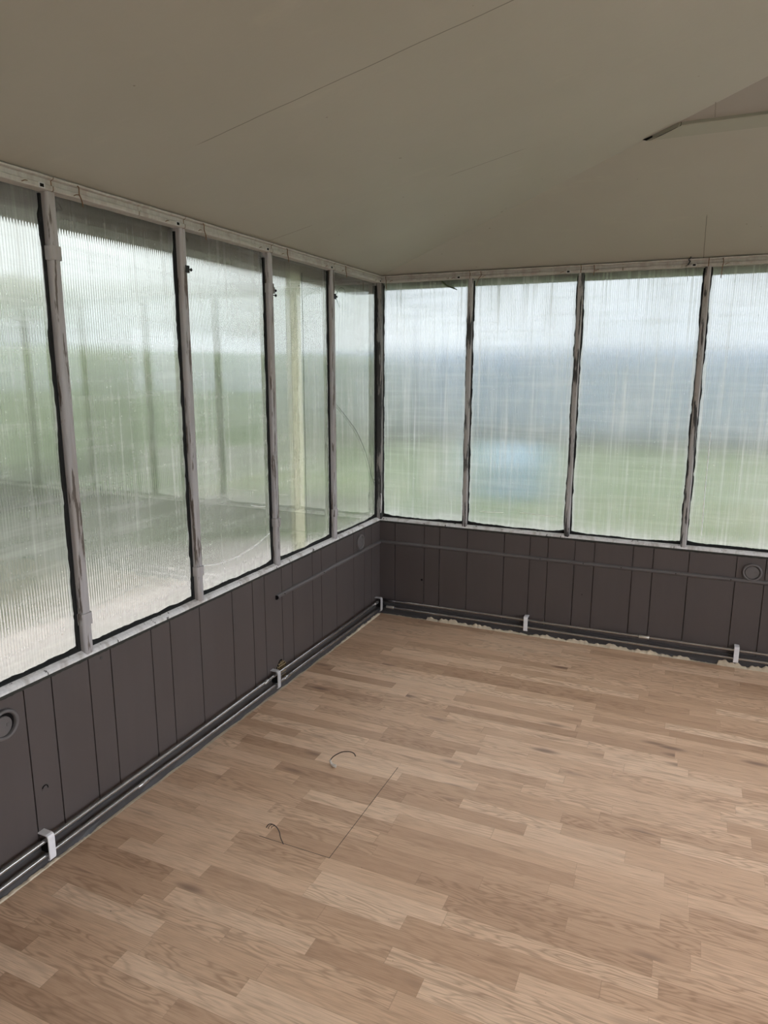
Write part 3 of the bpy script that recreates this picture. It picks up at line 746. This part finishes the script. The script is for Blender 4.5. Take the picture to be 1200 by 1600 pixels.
bm = bmesh.new(); add_tube(bm, smooth_pts([WB(.398, -.024, 2.152), WB(.431, -.020, 2.127), WB(.472, -.018, 2.111), WB(.496, -.02, 2.100)], 5), [.005] * 8 + [.0045] * 4 + [.003] * 4, 8)
o = tag(obj('stem', bm, M_TWIG, None, True), 'mossy stem poking in over the back pane beside the corner', 'stem')
bm = bmesh.new(); add_tube(bm, smooth_pts([WB(.425, -.021, 2.130), WB(.45, -.012, 2.128), WB(.48, -.012, 2.118)], 4), .002, 6); obj('twig', bm, M_TWIG, o)

# ------------------------------------------------------------------ things: wires on the floor
bm = bmesh.new(); add_tube(bm, smooth_pts([(.590, -1.813, .012), (.588, -1.813, .022), (.600, -1.813, .042), (.625, -1.815, .064), (.650, -1.815, .079), (.678, -1.813, .085), (.698, -1.813, .082), (.705, -1.812, .070)], 5), .0021, 8)
e = empty('floor_wire', (.60, -1.813, 0)); tag(e, 'brown wire with a frayed pale end curling up from the floor near the saw cut', 'wire', 'wires sticking up from the floor')
child(obj('wire', bm, M_WIRE, None, True), e)
bm = bmesh.new(); add_tube(bm, smooth_pts([(.617, -1.818, .0055), (.605, -1.818, .0065), (.595, -1.815, .009), (.588, -1.813, .020), (.590, -1.813, .030)], 5), [.0055, .007, .0065, .0072, .006, .0068, .006, .007, .0062, .0055, .006, .005, .0055, .0048, .005, .0044, .004, .0038, .0034, .003, .0025], 9)
child(obj('frayed_end', bm, M_FRAY, None, True), e)
e = empty('floor_wire', (.672, -2.316, 0)); tag(e, 'dark wire bent over like a hook, standing up out of the saw cut', 'wire', 'wires sticking up from the floor')
bm = bmesh.new(); add_tube(bm, smooth_pts([(.672, -2.318, .0), (.664, -2.322, .025), (.661, -2.324, .048), (.651, -2.326, .066), (.634, -2.326, .072), (.618, -2.326, .066), (.609, -2.326, .052)], 5), .0018, 8)
child(obj('wire', bm, M_WIRE, None, True), e)
bm = bmesh.new(); add_tube(bm, smooth_pts([(.634, -2.326, .072), (.624, -2.330, .064), (.620, -2.331, .054)], 3), .0013, 6); add_tube(bm, smooth_pts([(.645, -2.326, .069), (.630, -2.322, .060), (.628, -2.322, .052)], 3), .0013, 6)
child(obj('loose_strand', bm, M_WIRE), e)

# ------------------------------------------------------------------ outside, seen blurred through the panes
def blob_mass(bm, cx, cy, cz, rx, ry, rz, sub=3, amp=.18, seed=0):
    res = bmesh.ops.create_icosphere(bm, subdivisions=sub, radius=1.0)
    rs = random.Random(seed); ph = [rs.uniform(0, 6) for _ in range(9)]
    for v in res['verts']:
        c = v.co.copy()
        k = 1 + amp * (math.sin(c.x * 5 + ph[0]) * math.sin(c.y * 6 + ph[1]) + .7 * math.sin(c.z * 9 + ph[2]) * math.sin(c.x * 11 + ph[3]) + .5 * math.sin(c.y * 17 + ph[4] + c.z * 13))
        v.co = Vector((cx + c.x * rx * k, cy + c.y * ry * k, cz + c.z * rz * k))
def hedge(name, x0, y0, x1, y1, h, t, mat, label):
    bm = bmesh.new(); L = math.hypot(x1 - x0, y1 - y0); n = max(2, int(L / .35)); rings = []
    dx, dy = (x1 - x0) / L, (y1 - y0) / L
    for i in range(n + 1):
        cx, cy = x0 + dx * L * i / n, y0 + dy * L * i / n; ring = []
        for k in range(12):
            a = 2 * math.pi * (k + .5) / 12; q = abs(math.cos(a)) ** .5 * math.copysign(1, math.cos(a)); s = abs(math.sin(a)) ** .5 * math.copysign(1, math.sin(a))
            w = q * t / 2 * (1 + R(-.12, .12)); zz = -.15 + h / 2 + s * h / 2 * (1 + R(-.06, .06))
            ring.append((cx - dy * w, cy + dx * w, max(-.17, zz)))
        rings.append(ring)
    add_sweep(bm, rings)
    return tag(obj(name, bm, mat, None, True), label, 'hedge')
def tree(x, y, h, r, label, seed):
    e = empty('tree', (x, y, -.15)); tag(e, label, 'tree', 'trees beyond the hedges')
    bm = bmesh.new(); add_tube(bm, [(x, y, -.2), (x + .1, y, h * .3), (x, y + .1, h * .65)], [.22, .17, .1], 10); child(obj('trunk', bm, M_TRUNK, None, True), e)
    bm = bmesh.new(); rs = random.Random(seed)
    for k in range(7): blob_mass(bm, x + rs.uniform(-.6, .6) * r, y + rs.uniform(-.6, .6) * r, h * .68 + rs.uniform(-.25, .25) * h, r * rs.uniform(.45, .7), r * rs.uniform(.45, .7), h * rs.uniform(.14, .24), 3, .2, seed * 9 + k)
    child(obj('crown', bm, M_TREE, None, True), e)
hedge('hedge', -7.5, -9, -6.2, 12.5, 2.1, 1.3, M_HEDGE, 'green hedge beyond the path, blurred by the left panes')
hedge('hedge', -8, 13.5, 12, 15.0, 2.3, 1.3, M_FARHEDGE, 'grey blue hedge across the lawn, blurred by the back panes')
bm = bmesh.new(); rings = []
for i in range(9):
    x = -1.05 + i * .13; rings.append([(x, 5.5, -.16), (x, 5.5, .30 + .04 * math.sin(i)), (x, 5.8, .62 + .04 * math.sin(i * 1.7)), (x, 6.3, .35), (x, 6.3, -.16)])
add_sweep(bm, rings); tag(obj('garden_cover', bm, M_TARP), 'pale blue garden cover on the lawn, blurred by the second back pane', 'cover')
for k, (x, y, h, r, d) in enumerate(((-12.5, 4.5, 3.5, 1.3, 'on the left'), (-11.5, 11.0, 3.9, 1.5, 'nearer the corner'))):
    tree(x, y, h, r, 'pale green tree beyond the left hedge, ' + d, k + 1)
bm = bmesh.new(); add_box(bm, (RW + .05, -9, -.16), (RW + 4.5, 2, -.06))
tag(obj('bounce_terrace', bm, M_PAVE), 'unseen pale terrace added outside the right side to bounce light in', 'terrace', kind='structure')  # added out of view to bounce neutral light up to the ceiling
